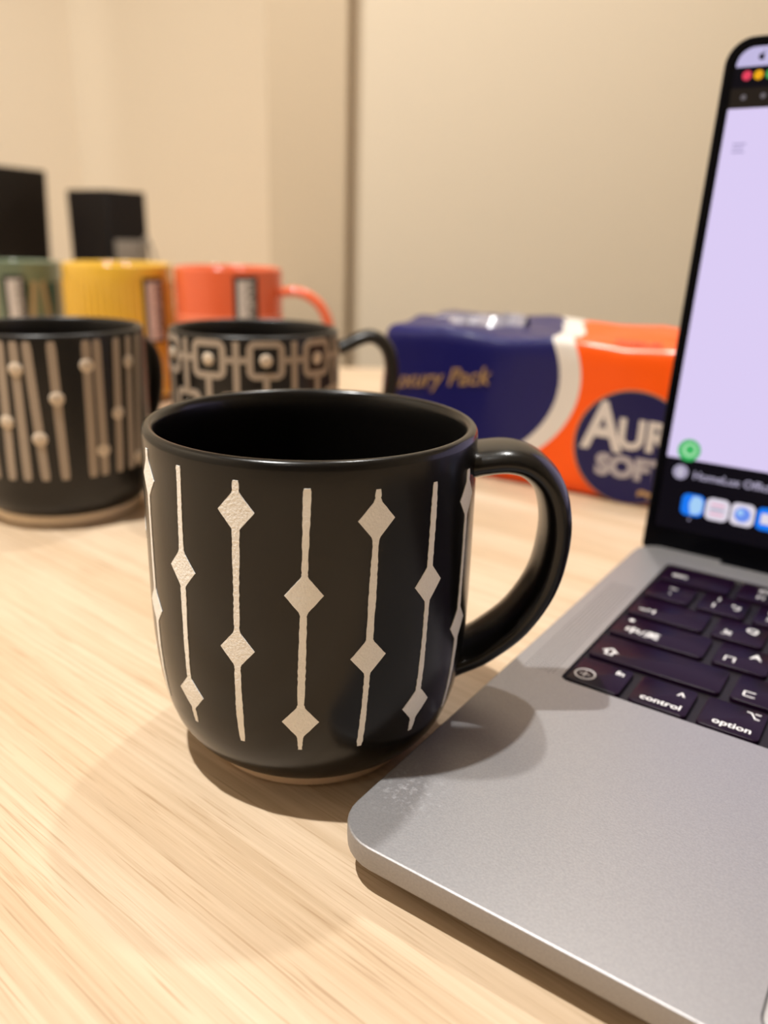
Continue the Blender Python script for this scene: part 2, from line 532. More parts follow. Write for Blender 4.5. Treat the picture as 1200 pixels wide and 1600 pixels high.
# cream diamond stripes
stripes = [(-149, -149), (-128, -129), (-106.9, -108.8), (-86.0, -88.9), (-65.2, -68.7), (-44.2, -47.9), (-23.2, -27.2)]
stripes = [(a, b, i % 2) for i, (a, b) in enumerate(stripes)]
stripes += [(-169.5 - 20.6 * k, -169.5 - 20.6 * k, (k + 1) % 2) for k in range(8)]
srnd = random.Random(3)
for (th0, th1, ph) in stripes:
    sh = -2.4 * math.cos(R(th0))
    top, bot = 85.9 + sh, 19.9 + 0.6 * sh
    dia = [(79.0 + sh, 4.9), (45.7 + sh, 4.9)] if ph == 0 else [(61.3 + sh, 5.0), (28.4 + 0.8 * sh, 4.9)]
    zs = set([top, bot] + [top + (bot - top) * k / 90 for k in range(91)])
    for dc, dh in dia:
        zs |= {dc - dh, dc, dc + dh}
    rows = []
    for z in sorted(zs, reverse=True):
        f = (top - z) / (top - bot)
        line = 0.78 + 0.10 * math.sin(f * 9 + th0) + srnd.uniform(-0.09, 0.09)
        if f < 0.01 or f > 0.985: line *= 0.8
        if f > 0.9: line *= 1 - (f - 0.9) * 1.5
        hw = line
        for dc, dh in dia:
            d = abs(z - dc)
            if d < dh: hw = max(hw, 4.1 * (1 - d / dh) + 0.25 + srnd.uniform(-0.05, 0.05))
        rows.append((z, th0 + (th1 - th0) * f, hw))
    surface_strip(mug, 'stripe', rows, prof_r, M['clay'])

# ------------------------------------------------------------------ black mug with beaded stripes (behind, at the picture's edge)
PROF2 = [(5.2, 35.6), (6.2, 37.1), (8, 38.8), (11, 40.5), (15, 41.7), (20, 42.3), (26, 42.6), (35, 42.7), (60, 42.7), (89.3, 42.7)]
r2 = lambda z: interp(z, PROF2)
m2 = thing('coffee_mug', (-0.1635, 0.3925, 0), 0, 'black mug with beige beaded stripes on a tan foot, cut by the picture edge', 'mug', 'mugs on the table')
mug_body(m2, PROF2, 91.4, M['glaze2'])
foot_ring(m2, 35.2, 5.3, M['foot2'])
def dot_on(parent, z, th, rr, rf, mat, name='dot', proud=0.9, sx=1.0):
    V, Fc = [], []
    r = rf(z)
    S = 18; rings = [(1.0, -0.3), (1.0, 0.25), (0.85, 0.65), (0.55, 0.9), (0.2, 1.0)]
    for q, h in rings:
        for k in range(S):
            a = 2 * math.pi * k / S
            an = R(th) + sx * rr * q * math.cos(a) / r
            zz = z + rr * q * math.sin(a)
            V.append(((r + proud * h) * math.cos(an) * MM, (r + proud * h) * math.sin(an) * MM, zz * MM))
    for i in range(len(rings) - 1):
        for k in range(S):
            Fc.append((i * S + k, i * S + (k + 1) % S, (i + 1) * S + (k + 1) % S, (i + 1) * S + k))
    Fc.append(tuple((len(rings) - 1) * S + k for k in range(S)))
    return mesh(name, V, Fc, mat, parent, sharp=60)
beaded = [(-97.9, -100.5, 52.6), (-89.9, -90.5, 76.5), (-82.5, -79.7, 45.1), (-68.9, -68.2, 63.3), (-49.2, -51.5, 77.4), (-42.4, -44.0, 37.6),
          (-28.4, -33.3, 53.9), (-17.7, -23.3, 77.0), (-7.4, -15.5, 30.0)]
brnd = random.Random(5)
for k in range(9):
    a = -112 - k * 15.5 - brnd.uniform(-4, 4)
    if -262 < a < -235: continue
    beaded.append((a, a + brnd.uniform(-3, 3), brnd.choice([36, 48, 60, 70, 77])))
for a, b, dz in beaded:
    rows = []
    for k in range(25):
        f = k / 24
        z = 88.6 + (25.4 - 88.6) * f
        e = 1.95 if 0 < k < 24 else 1.5
        rows.append((z, a + (b - a) * f, e))
    surface_strip(m2, 'stripe', rows, r2, M['clay2'], proud=0.35)
    f = (88.6 - dz) / 63.2
    dot_on(m2, dz, a + (b - a) * f, 3.3, r2, M['dot'])
hp2 = [(38.5, 0, 79), (45, 0, 80), (52, 0, 79), (58, 0, 74), (61, 0, 65), (60.5, 0, 53), (57, 0, 42), (51, 0, 34), (44, 0, 29.5), (38.5, 0, 28)]
V, Fc = tube(catmull(hp2, 6), lambda t: (3.9, 6.8), side=Vector((0, 1, 0)))
o = mesh('handle', V, Fc, M['glaze2'], m2, sharp=60)
o.rotation_euler = (0, 0, R(58))

# ------------------------------------------------------------------ black mug with squares
PROF3 = [(3.2, 30.5), (4.5, 33), (7, 36.0), (10, 38.2), (14, 40.0), (19, 41.2), (25, 41.9), (35, 42.2), (89.3, 42.2)]
r3 = lambda z: interp(z, PROF3)
m3 = thing('coffee_mug', (-0.068, 0.409, 0), 0, 'black mug with beige linked squares and dots, between the pack and the beaded mug', 'mug', 'mugs on the table')
mug_body(m3, PROF3, 91.4, M['glaze2'])
foot_ring(m3, 30.3, 3.4, M['foot2'])
def square_on(parent, z, th, size, wdt, rf, mat):
    """a raised rounded-square frame lying on the wall"""
    out = rrect(size, size, size * 0.24, 5); inn = rrect(size - 2 * wdt, size - 2 * wdt, size * 0.05, 5)
    def pt(x, y, h):
        r = rf(z) + h; a = R(th) + x / rf(z)
        return (r * math.cos(a), r * math.sin(a), z + y)
    rings = [[pt(x, y, -0.3) for x, y in out], [pt(x, y, 0.35) for x, y in out], [pt(x, y, 0.35) for x, y in inn], [pt(x, y, -0.3) for x, y in inn]]
    V, Fc = loft(rings, False, False)
    return mesh('square_frame', V, Fc, mat, parent, sharp=30)
def hbar_on(parent, z, th0, th1, hw, rf, mat):
    n = 8; rings = []
    for k in range(n + 1):
        a = R(th0 + (th1 - th0) * k / n)
        ring = []
        for (dz, h) in ((-hw, -0.3), (-hw, 0.3), (hw, 0.3), (hw, -0.3)):
            r = rf(z) + h
            ring.append((r * math.cos(a), r * math.sin(a), z + dz))
        rings.append(ring)
    V, Fc = loft(rings)
    return mesh('link_bar', V, Fc, mat, parent, sharp=30)
SQ = 37.2
for k in range(9):
    th = -110.9 + SQ * (k - 1)
    if 5 < (th + 360) % 360 - 0 < 30 or (th % 360) > 345: pass
    for row, (zc, off) in enumerate(((80.5, 0.0), (56.5, SQ / 2), (33.0, 0.0))):
        ta = th + off
        square_on(m3, zc, ta, 18.0, 3.2, r3, M['clay2'])
        dot_on(m3, zc, ta, 3.0, r3, M['dot'], proud=0.8)
        hbar_on(m3, zc, ta + 12.2, ta + SQ - 12.2, 1.5, r3, M['clay2'])
    def vrows(z0, z1, t_): return [(z0 + (z1 - z0) * i / 10, t_, 1.5) for i in range(11)]
    surface_strip(m3, 'stripe', vrows(89.0, 65.4, th + SQ / 2), r3, M['clay2'], proud=0.4)
    surface_strip(m3, 'stripe', vrows(71.6, 42.0, th), r3, M['clay2'], proud=0.4)
    surface_strip(m3, 'stripe', vrows(47.6, 24.0, th + SQ / 2), r3, M['clay2'], proud=0.4)
V, Fc = tube(catmull([(38.5, 0, 80.0), (45, 0, 82), (53, 0, 86.0), (60, 0, 87.2), (66.5, 0, 83), (70, 0, 75), (70.5, 0, 63), (67, 0, 50), (59, 0, 38), (50, 0, 30.5), (44, 0, 27.5), (38.5, 0, 26)], 7), lambda t: (3.6, 6.6), side=Vector((0, 1, 0)))
o = mesh('handle', V, Fc, M['glaze2'], m3, sharp=60)
o.rotation_euler = (0, 0, R(8))

# ------------------------------------------------------------------ three glossy mugs in the back row
PROFB = [(0.6, 33), (2.5, 36.5), (6, 40), (12, 42.2), (20, 43), (60, 43), (107.8, 43)]
def sticker(parent, th, rf, z0, z1, w):
    def panel(name, zz0, zz1, hw, proud, mat):
        rows = [(zz1 + (zz0 - zz1) * k / 8, th, hw) for k in range(9)]
        return surface_strip(parent, name, rows, rf, mat, proud=proud, deep=0.4)
    panel('sticker_border', z0, z1, w / 2, 0.20, M['ink'])
    panel('sticker_label', z0 + 2.5, z1 - 3.0, w / 2 - 3.0, 0.35, M['paper'])
    prn = random.Random(11); V, Fc = [], []
    z = z1 - 5
    while z > z0 + 5:
        x0 = prn.uniform(-1.0, 2.0); r = rf(z) + 0.45
        a0 = R(th) + x0 / r; a1 = R(th) + (w / 2 - 3.0) / r
        b = len(V)
        for a in (a0, a1):
            for zz in (z, z - prn.uniform(0.8, 1.6)):
                V.append((r * math.cos(a) * MM, r * math.sin(a) * MM, zz * MM))
        Fc.append((b, b + 1, b + 3, b + 2))
        z -= prn.uniform(2.0, 3.2)
    tag(mesh('sticker_print', V, Fc, M['ink'], parent, recalc=False), kind='stuff')

def ang_to_cam(x, y): return math.degrees(math.atan2(-y, -x))
# green
gx, gy = -0.327, 0.705
g = thing('coffee_mug', (gx, gy, 0), 0, 'sage green glossy mug with beige arches, farthest in the back row', 'mug', 'mugs on the table')
rb = lambda z: interp(z, PROFB)
mug_body(g, PROFB, 109.5 - 2, M['green'], inner=3.4)
ac = ang_to_cam(gx, gy)
for k in range(9):
    th = ac + 12 + 40 * (k - 2)
    # dark wedge, beige U outline
    rows = [(92 - 44 * i / 12, th, 8.5 * (1 - i / 12) + 0.4) for i in range(13)]
    surface_strip(g, 'wedge', rows, rb, M['dgreen'], proud=0.25)
    for sgn in (-1, 1):
        rows = [(93 - 46 * i / 12, th + sgn * (14.5 - 7.5 * i / 12), 2.2) for i in range(13)]
        surface_strip(g, 'arch_line', rows, rb, M['beige'], proud=0.3)
    rows = [(47 - 5 * i / 6, th, 6.4 * math.cos(i / 6 * 1.2)) for i in range(7)]
    surface_strip(g, 'arch_base', rows, rb, M['beige'], proud=0.28)
sticker(g, ac + 6, lambda z: rb(z) + 0.3, 44, 98, 17)
# yellow with flutes
yx, yy = -0.222, 0.675
ym = thing('coffee_mug', (yx, yy, 0), 0, 'mustard yellow fluted glossy mug in the middle of the back row', 'mug', 'mugs on the table')
def flute(r, z, a):
    if r < 41.5 or z > 97 or z < 8: return r
    e = min(1, (97 - z) / 3, (z - 8) / 6)
    return r - 2.6 * e * abs(math.cos(a * 24)) ** 4 + 0.7 * e
mug_body(ym, PROFB[:-1] + [(96, 43), (98, 43), (108.2, 43)], 110, M['yellow'], inner=3.4, rfun=flute, seg=384)
yc = ang_to_cam(yx, yy)
sticker(ym, yc + 36, lambda z: rb(z) + 0.9, 50, 100, 19)
# coral
cx_, cy_ = -0.128, 0.655
PROFC = [(z, r - 1.0 if r > 42 else r) for z, r in PROFB[:-1]] + [(108.2, 42)]
cm = thing('coffee_mug', (cx_, cy_, 0), 0, 'coral orange glossy mug with visible loop handle, nearest the pack in the back row', 'mug', 'mugs on the table')
mug_body(cm, PROFC, 110, M['coral'], inner=3.4)
rc = lambda z: interp(z, PROFC)
V, Fc = lathe([(41.9, 66), (42.25, 66.6), (42.3, 68), (42.3, 73), (42.25, 75), (41.9, 75.6)], 96)
mesh('pale_band', V, Fc, M['coral2'], cm)
cc = ang_to_cam(cx_, cy_)
sticker(cm, cc + 17, lambda z: rc(z) + 0.3, 62, 105, 19)
V, Fc = tube(catmull([(38.5, 0, 91), (46, 0, 92.5), (55, 0, 93), (65, 0, 90), (74, 0, 83), (80, 0, 72), (82, 0, 60), (79, 0, 47), (70, 0, 36), (58, 0, 29), (46, 0, 26), (38.5, 0, 25)], 7), lambda t: (3.8, 6.2), side=Vector((0, 1, 0)))
o = mesh('handle', V, Fc, M['coral'], cm, sharp=60)
o.rotation_euler = (0, 0, R(-8))

# ------------------------------------------------------------------ tissue pack
PA = Vector((0.140, 0.4148, 0)); PDIR = math.atan2(-0.504, 0.863)
# local: x along the front to the picture's right (0 at PA), y into the depth, z up
PX0, PX1, PDEP, PH = -168.0, 78.0, 92.0, 86.0
def pack_mat():
    m, N, L, b = new_mat('printed_plastic_wrap')
    tc = N.new('ShaderNodeTexCoord')
    sp = N.new('ShaderNodeSeparateXYZ')
    L.new(tc.outputs['Object'], sp.inputs[0])
    unroll = N.new('ShaderNodeMath'); unroll.operation = 'MULTIPLY_ADD'; unroll.inputs[1].default_value = 0.22
    L.new(sp.outputs['Y'], unroll.inputs[0]); L.new(sp.outputs['Z'], unroll.inputs[2])
    def ellipse(cx, cz, rx, rz):
        def sq(out, c, r):
            a = N.new('ShaderNodeMath'); a.operation = 'SUBTRACT'; a.inputs[1].default_value = c * MM; L.new(out, a.inputs[0])
            d = N.new('ShaderNodeMath'); d.operation = 'DIVIDE'; d.inputs[1].default_value = r * MM; L.new(a.outputs[0], d.inputs[0])
            e = N.new('ShaderNodeMath'); e.operation = 'POWER'; e.inputs[1].default_value = 2; L.new(d.outputs[0], e.inputs[0])
            return e
        s = N.new('ShaderNodeMath'); s.operation = 'ADD'
        L.new(sq(sp.outputs['X'], cx, rx).outputs[0], s.inputs[0])
        L.new(sq(unroll.outputs[0], cz, rz).outputs[0], s.inputs[1])
        l = N.new('ShaderNodeMath'); l.operation = 'LESS_THAN'; l.inputs[1].default_value = 1.0
        L.new(s.outputs[0], l.inputs[0])
        return l
    def mix(fac, a, col):
        x = N.new('ShaderNodeMix'); x.data_type = 'RGBA'
        x.inputs['B'].default_value = (*col, 1)
        if isinstance(a, tuple): x.inputs['A'].default_value = (*a, 1)
        else: L.new(a, x.inputs['A'])
        L.new(fac.outputs[0], x.inputs['Factor'])
        return x.outputs['Result']
    orange = (0.95, 0.10, 0.002); white = (0.72, 0.66, 0.60); navy = (0.007, 0.007, 0.092)
    c = mix(ellipse(-140, 63, 99.5, 66), orange, white)
    c = mix(ellipse(-146, 63, 93.5, 62.5), c, navy)
    L.new(c, b.inputs['Base Color'])
    b.inputs['Roughness'].default_value = 0.34
    b.inputs['Specular IOR Level'].default_value = 0.25
    b.inputs['Coat Weight'].default_value = 0.12
    b.inputs['Coat Roughness'].default_value = 0.12
    nz = N.new('ShaderNodeTexNoise'); nz.inputs['Scale'].default_value = 45; nz.inputs['Detail'].default_value = 3
    mp = N.new('ShaderNodeMapping'); mp.inputs['Scale'].default_value = (1, 1, 0.4)
    L.new(tc.outputs['Object'], mp.inputs[0]); L.new(mp.outputs[0], nz.inputs['Vector'])
    bp = N.new('ShaderNodeBump'); bp.inputs['Strength'].default_value = 0.35; bp.inputs['Distance'].default_value = 0.003
    L.new(nz.outputs['Fac'], bp.inputs['Height']); L.new(bp.outputs['Normal'], b.inputs['Normal'])
    return m
pack = thing('tissue_pack', PA, PDIR, 'navy and orange plastic wrapped tissue pack standing behind the laptop', 'tissue pack')
bm = bmesh.new()
bmesh.ops.create_cube(bm, size=1.0)
for v in bm.verts:
    v.co = Vector(((PX0 + PX1) / 2 + v.co.x * (PX1 - PX0), PDEP / 2 + v.co.y * PDEP, PH / 2 + v.co.z * PH)) * MM
bmesh.ops.bevel(bm, geom=list(bm.edges), offset=7 * MM, segments=4, profile=0.5, affect='EDGES')
bmesh.ops.subdivide_edges(bm, edges=[e for e in bm.edges if e.calc_length() > 30 * MM], cuts=12, use_grid_fill=True)
prnd = random.Random(2)
for v in bm.verts:
    x, y, z = v.co / MM
    if z > PH - 12:      # soft crumpled upper side, sagging between the packed sheets
        v.co.z += (1.6 * math.sin(x * 0.09) * math.sin(y * 0.11 + 1) + 0.8 * math.sin(x * 0.31 + y * 0.2)) * MM
        if y > 30: v.co.z += 2.5 * MM * math.sin(min(1, (y - 30) / 30) * 1.57)
    if y < 2 and 8 < z < PH - 8:
        v.co.y -= 0.8 * math.sin(x * 0.05 + 1) * math.sin((z - 8) / (PH - 16) * math.pi) * MM
    if x < PX0 + 3: v.co.x += 1.2 * math.sin(y * 0.2 + z * 0.1) * MM
me = bpy.data.meshes.new('wrapper')
bm.to_mesh(me); bm.free()
for p in me.polygons: p.use_smooth = True
link('wrapper', me, pack_mat(), pack)
# folded plastic seam standing up on top at the navy end
V, Fc = [], []
n = 26
frnd = random.Random(9)
for k in range(n):
    f = k / (n - 1)
    x = -150 + 62 * f
    hgt = (2.0 + 4.5 * f) * (0.7 + 0.6 * frnd.random())
    y = 40 + 3 * math.sin(f * 17)
    for (dy, dz) in ((-6, -1.5), (-1.2, hgt), (1.2, hgt * 0.96), (7, -1.5)):
        V.append((x * MM, (y + dy) * MM, (PH + 1.2 + dz) * MM))
for k in range(n - 1):
    for j in range(3):
        Fc.append((k * 4 + j, k * 4 + j + 1, (k + 1) * 4 + j + 1, (k + 1) * 4 + j))
M['clearwrap'] = plain('shiny_grey_film', (0.33, 0.31, 0.36), 0.22, bump=0.6, bscale=180, var=0.25, coat=0.5)
mesh('folded_seam', V, Fc, M['clearwrap'], pack, sharp=20)
# printed emblem and lettering
M['navyprint'] = plain('navy_print', (0.012, 0.010, 0.072), 0.32, var=0.05, spec=0.25)
M['goldprint'] = plain('gold_print', (0.46, 0.28, 0.12), 0.35, metal=0.2, var=0.1)
M['whiteprint'] = plain('white_print', (0.66, 0.60, 0.56), 0.4, var=0.03)
M['silverprint'] = plain('silver_print', (0.42, 0.38, 0.40), 0.4, var=0.04)
M['redprint'] = plain('dark_red_print', (0.30, 0.03, 0.005), 0.4, var=0.05)
def disc_front(name, cx, cz, rad, y0, y1, mat, parent, rx=1.0):
    S = 48
    A = [(cx + rx * rad * math.cos(2 * math.pi * k / S), y0, cz + rad * math.sin(2 * math.pi * k / S)) for k in range(S)]
    B = [(x, y1, z) for x, y, z in A]
    V, Fc = loft([A, B])
    return mesh(name, V, Fc, mat, parent, sharp=30)
disc_front('emblem_ring', -9.0, 31.6, 31.6, 1.0, -1.10, M['goldprint'], pack)
em = disc_front('emblem', -9.0, 31.6, 30.9, 1.0, -1.30, M['navyprint'], pack)
def front_text(s, size, x, z, mat, parent, y=-1.45, rot=0.0, align='LEFT', shear=0.0, bold=0.0, sx=1.0, name='lettering'):
    me = text_mesh(s, size, 0.08, align, shear, bold).copy()
    me.materials.clear()
    o = link(name, me, mat, parent)
    o.location = (x * MM, y * MM, z * MM)
    o.rotation_euler = (R(90), rot, 0)
    o.scale = (sx, 1, 1)
    return o
front_text('A', 37, -35.5, 40.5, M['whiteprint'], em, bold=0.9, sx=0.85)
front_text('URA', 22, -16.8, 38.5, M['whiteprint'], em, bold=0.8, sx=0.95)
front_text('SOFT', 15.5, -26.5, 20.3, M['silverprint'], em, bold=0.9, sx=1.05)
front_text('~', 14, -2, 8.5, M['goldprint'], em, bold=0.6)
front_text('Luxury Pack', 14.5, -166, 51.0, M['goldprint'], pack, y=-1.2, rot=R(-8), shear=0.4, bold=0.1, sx=1.0)
pt_ = front_text('PREMIUM', 6.0, -26, PH - 0.3, M['redprint'], pack, y=5.5, bold=0.1)
pt_.rotation_euler = (R(25), 0, 0)
pt_.location = (-26 * MM, 5.0 * MM, (PH + 0.4) * MM)
V, Fc = [], []
for k in range(9):               # a line of print too small to read
    x = -86 + 2.7 * k
    hh = (3.2, 2.2, 2.2, 0.0, 2.9, 2.2, 2.4, 2.2, 3.0)[k]
    if hh:
        b_ = len(V)
        V += [Vector((x + dx_, -0.9 + dy_, 6.5 + dz_)) * MM for dy_ in (0, 0.5) for dz_ in (0, hh) for dx_ in (0, 1.9)]
        Fc += [tuple(b_ + q for q in f) for f in ((0, 1, 3, 2), (4, 6, 7, 5), (0, 2, 6, 4), (1, 5, 7, 3), (2, 3, 7, 6), (0, 4, 5, 1))]
tag(mesh('fine_print', V, Fc, M['redprint'], pack, smooth=False, recalc=False), kind='stuff')

# ------------------------------------------------------------------ laptop
LA = -0.5945
lap = thing('laptop', (-0.0105, 0.1438, 0), LA, 'open grey aluminium laptop with lit lavender screen beside the black mug', 'laptop')
LW, LD, DK = 312.6, 222.0, 12.5
WX0, WX1, WY0, WY1 = 16.2, LW - 16.2, 91.0, 203.9
def outline(ins, z, r=11.0): return [(x, y, z) for x, y in rrect(LW - 2 * ins, LD - 2 * ins, max(r - ins, 1), 8, LW / 2, LD / 2)]
# base: sides + underside as a loft, deck as ring around the keyboard well
rings = [outline(18, 2.0), outline(10, 3.0), outline(4.5, 4.8), outline(1.6, 5.7), outline(0.7, 6.1), outline(0.15, 7.0), outline(0, 8.4), outline(0, 12.0), outline(0.12, 12.3), outline(0.45, DK)]
well = [(x, y, DK) for x, y in rrect(WX1 - WX0, WY1 - WY0, 2.6, 8, (WX0 + WX1) / 2, (WY0 + WY1) / 2)]
rings += [well, [(x, y, DK - 1.6) for x, y, z in well]]
V, Fc = loft(rings, True, True)
base = mesh('base', V, Fc, M['alu'], lap, sharp=25)
# split the deck ring quads keep planar; the well floor gets its own black plate
V, Fc = loft([[(x, y, DK - 1.58) for x, y in rrect(WX1 - WX0 - .1, WY1 - WY0 - .1, 2.5, 8, (WX0 + WX1) / 2, (WY0 + WY1) / 2)],
              [(x, y, DK - 1.35) for x, y in rrect(WX1 - WX0 - .1, WY1 - WY0 - .1, 2.5, 8, (WX0 + WX1) / 2, (WY0 + WY1) / 2)]])
mesh('keyboard_plate', V, Fc, M['well'], lap, sharp=25)
for (x, y) in ((24, 22), (LW - 24, 22), (24, LD - 24), (LW - 24, LD - 24)):
    V, Fc = lathe([(0.5, 0), (7.5, 0), (8.5, 0.8), (8.8, 2.0), (0.5, 2.0)], 24)
    o = mesh('rubber_foot', V, Fc, M['rubber'], lap)
    o.location = (x * MM, y * MM, 0)
# trackpad: a thin plate edged by a dark groove
TX0, TX1, TY0, TY1 = 87.9, LW - 87.9, 4.5, 86.0
V, Fc = rslab(TX1 - TX0, TY1 - TY0, 3.5, DK - 0.2, DK + 0.03, 0.05, (TX0 + TX1) / 2, (TY0 + TY1) / 2)
groove = mesh('trackpad_groove', V, Fc, M['grille'], lap, sharp=30)
V, Fc = rslab(TX1 - TX0 - .7, TY1 - TY0 - .7, 3.2, DK - 0.1, DK + 0.08, 0.1, (TX0 + TX1) / 2, (TY0 + TY1) / 2)
M['alu2'] = aluminium_mat('trackpad_glass', (0.36, 0.345, 0.345))
mesh('trackpad', V, Fc, M['alu2'], lap, sharp=30)
# speaker grilles: fine holes both sides of the keyboard
for sx in (0, 1):
    V, Fc = [], []
    for iy in range(62):
        for ix in range(8):
            x = 4.6 + ix * 1.25; y = 92.5 + iy * 1.27 + (0.62 if ix % 2 else 0)
            if sx: x = LW - x
            b0 = len(V); rad = 0.27
            for k in range(6):
                a = k * math.pi / 3
                V.append(((x + rad * math.cos(a)) * MM, (y + rad * math.sin(a)) * MM, (DK + 0.02) * MM))
            Fc.append(tuple(range(b0, b0 + 6)))
    tag(mesh('speaker_holes', V, Fc, M['grille'], lap, smooth=False, recalc=False), kind='stuff')

# keys
KP, KV, KG = 19.0, 18.85, 2.75
X0, Y0 = WX0 + 1.2, WY0 + 1.2
SPAN = 15 * KP - KG          # full row width, cut to the well
key_cache = {}
def key(row, u0, w, legends, h=None, dy=0.0):
    """u0, w in key units; legends: (text, x frac, y frac, size)"""
    wm = w * KP - KG; hm = (h or KV) - KG
    ck = (round(wm, 2), round(hm, 2))
    if ck not in key_cache:
        V, Fc = rslab(wm, hm, 1.5, DK - 1.35, DK + 0.15, 0.35, n=4)
        o = mesh('key', V, Fc, M['keycap'], lap, sharp=40)
        key_cache[ck] = o.data
    else:
        o = link('key', key_cache[ck], None, lap)
    cx = X0 + u0 * KP + wm / 2; cy = Y0 + row * KV + hm / 2 + dy
    o.location = (cx * MM, cy * MM, 0)
    for (s, fx, fy, sz) in legends:
        me = text_mesh(s, sz, 0.0, 'CENTER', 0.0, 0.06)
        if not me.materials: me.materials.append(M['legend'])
        lg = bpy.data.objects.new('legend', me); COL.objects.link(lg); lg.parent = o
        lg.location = ((fx - 0.5) * wm * MM, (fy - 0.5) * hm * MM, (DK + 0.17) * MM)
    return o
B1 = 'ㄅㄉˇˋㄓˊ˙ㄚㄞㄢㄦ'
def std(c, z, n=1): return [(c, 0.70, 0.68, 5.0), (z, 0.28, 0.30, 4.2)] if z else [(c, 0.5, 0.5, 5.0)]
# row 0
key(0, 0, 1, [('fn', 0.80, 0.76, 3.6), ('⊕', 0.26, 0.34, 4.6)])
key(0, 1, 1, [('^', 0.76, 0.66, 5.2), ('control', 0.52, 0.24, 3.9)])
key(0, 2, 1, [('⌥', 0.78, 0.76, 4.2), ('option', 0.54, 0.24, 3.9)])
key(0, 3, 1.25, [('⌘', 0.80, 0.76, 4.2), ('command', 0.55, 0.24, 3.6)])
key(0, 4.25, 4.95, [])
key(0, 9.2, 1.25, [('⌘', 0.2, 0.76, 4.2), ('command', 0.45, 0.24, 3.6)])
key(0, 10.45, 1, [('⌥', 0.25, 0.76, 4.2), ('option', 0.46, 0.24, 3.9)])
AW = (SPAN + KG) / KP - 11.45
AW = (WX1 - WX0 - 1.2 - 1.2 + KG) / KP - 11.45
key(0, 11.45, AW / 3, [('◂', .5, .5, 4)], h=KV / 2 + 1.2)
key(0, 11.45 + AW / 3, AW / 3, [('▾', .5, .5, 4)], h=KV / 2 + 1.2)
key(0, 11.45 + AW / 3, AW / 3, [('▴', .5, .5, 4)], h=KV / 2 + 1.2, dy=KV / 2 - 1.2)
key(0, 11.45 + 2 * AW / 3, AW / 3, [('▸', .5, .5, 4)], h=KV / 2 + 1.2)
FULL = 11.45 + AW
key(1, 0, 2.25, [('⇧', 0.14, 0.30, 6.0)])
for i, (c, z) in enumerate(zip('ZXCVBNM,./', 'ㄈㄌㄏㄒㄖㄙㄩㄝㄡㄥ')): key(1, 2.25 + i, 1, std(c, z))
key(1, 12.25, FULL - 12.25, [('⇧', 0.86, 0.30, 6.0)])
key(2, 0, 1.75, [('中/英', 0.32, 0.32, 5.2), ('•', 0.13, 0.78, 7.0)])
for i, (c, z) in enumerate(zip("ASDFGHJKL;'", 'ㄇㄋㄎㄑㄕㄘㄨㄜㄠㄤ')): key(2, 1.75 + i, 1, std(c, z))
key(2, 11.75 + 0, 1, std("'", ''))
key(2, 12.75, FULL - 12.75, [('⏎', 0.8, 0.3, 5.0)])
key(3, 0, 1.5, [('⇥', 0.22, 0.30, 6.5)])
for i, (c, z) in enumerate(zip('QWERTYUIOP', 'ㄆㄊㄍㄐㄔㄗㄧㄛㄟㄣ')): key(3, 1.5 + i, 1, std(c, z))
key(3, 11.5, 1, std('[', '')); key(3, 12.5, 1, std(']', '')); key(3, 13.5, FULL - 13.5, std('\\', ''))
key(4, 0, 1, [('~', 0.5, 0.72, 5.0), ('`', 0.5, 0.30, 5.0)])
for i, (c, u, z) in enumerate(zip('1234567890', '!@#$%^&*()', B1)): key(4, 1 + i, 1, [(u, 0.34, 0.74, 4.2), (c, 0.30, 0.36, 4.6), (z, 0.74, 0.50, 4.8)])
key(4, 11, 1, std('-', '')); key(4, 12, 1, std('=', '')); key(4, 13, FULL - 13, [('⌫', 0.75, 0.3, 5.0)])
key(5, 0, 1.5, [('esc', 0.26, 0.42, 4.6)])
FW = (FULL - 1.5 - 1.0) / 12
for i in range(12): key(5, 1.5 + i * FW, FW, [('F%d' % (i + 1), 0.5, 0.28, 3.4), ('☀' if i < 2 else '▪', 0.5, 0.68, 4.2)])
key(5, FULL - 1.0, 1.0, [('○', 0.5, 0.5, 8.0)])

# hinge cover and lid
V, Fc = box(33.5 * MM, (LW - 33.5) * MM, 217.5 * MM, 221.6 * MM, (DK - 2.0) * MM, (DK + 0.7) * MM)
mesh('hinge_cover', V, Fc, M['bezel'], lap, smooth=False)
TILT = 1.676                                    # lid angle, radians from the deck's front direction
LIDH = 198.8
lm = Matrix(((1, 0, 0, 0), (0, -math.cos(TILT), math.sin(TILT), 221.3 * MM), (0, math.sin(TILT), math.cos(TILT), (DK + 0.1) * MM), (0, 0, 0, 1)))
# lid axes: x along the hinge, y up the lid, z (third column) out of its back
def lid_part(name, V, Fc, mat, parent, **k):
    o = mesh(name, V, Fc, mat, parent, **k)
    return o
def lid_rect(w, h, r, z0, z1, cx, cy, rbot=None, n=8):
    return loft([[(x, y, z0) for x, y in lid_outline(w, h, r, rbot, cx, cy, n)], [(x, y, z1) for x, y in lid_outline(w, h, r, rbot, cx, cy, n)]])
def lid_outline(w, h, r, rbot, cx, cy, n=8):
    rb_ = r if rbot is None else rbot
    pts = []
    for (sx, sy, a0, rr) in ((1, -1, -90, rb_), (1, 1, 0, r), (-1, 1, 90, r), (-1, -1, 180, rb_)):
        ox = cx + sx * (w / 2 - rr); oy = cy + sy * (h / 2 - rr)
        for k in range(n + 1):
            a = R(a0 + 90 * k / n)
            pts.append((ox + rr * math.cos(a), oy + rr * math.sin(a)))
    return pts
lr = [(z, i) for z, i in ((0.0, 0.15), (0.2, 0.0), (2.6, 0.0), (3.6, 0.6), (4.2, 2.0))]
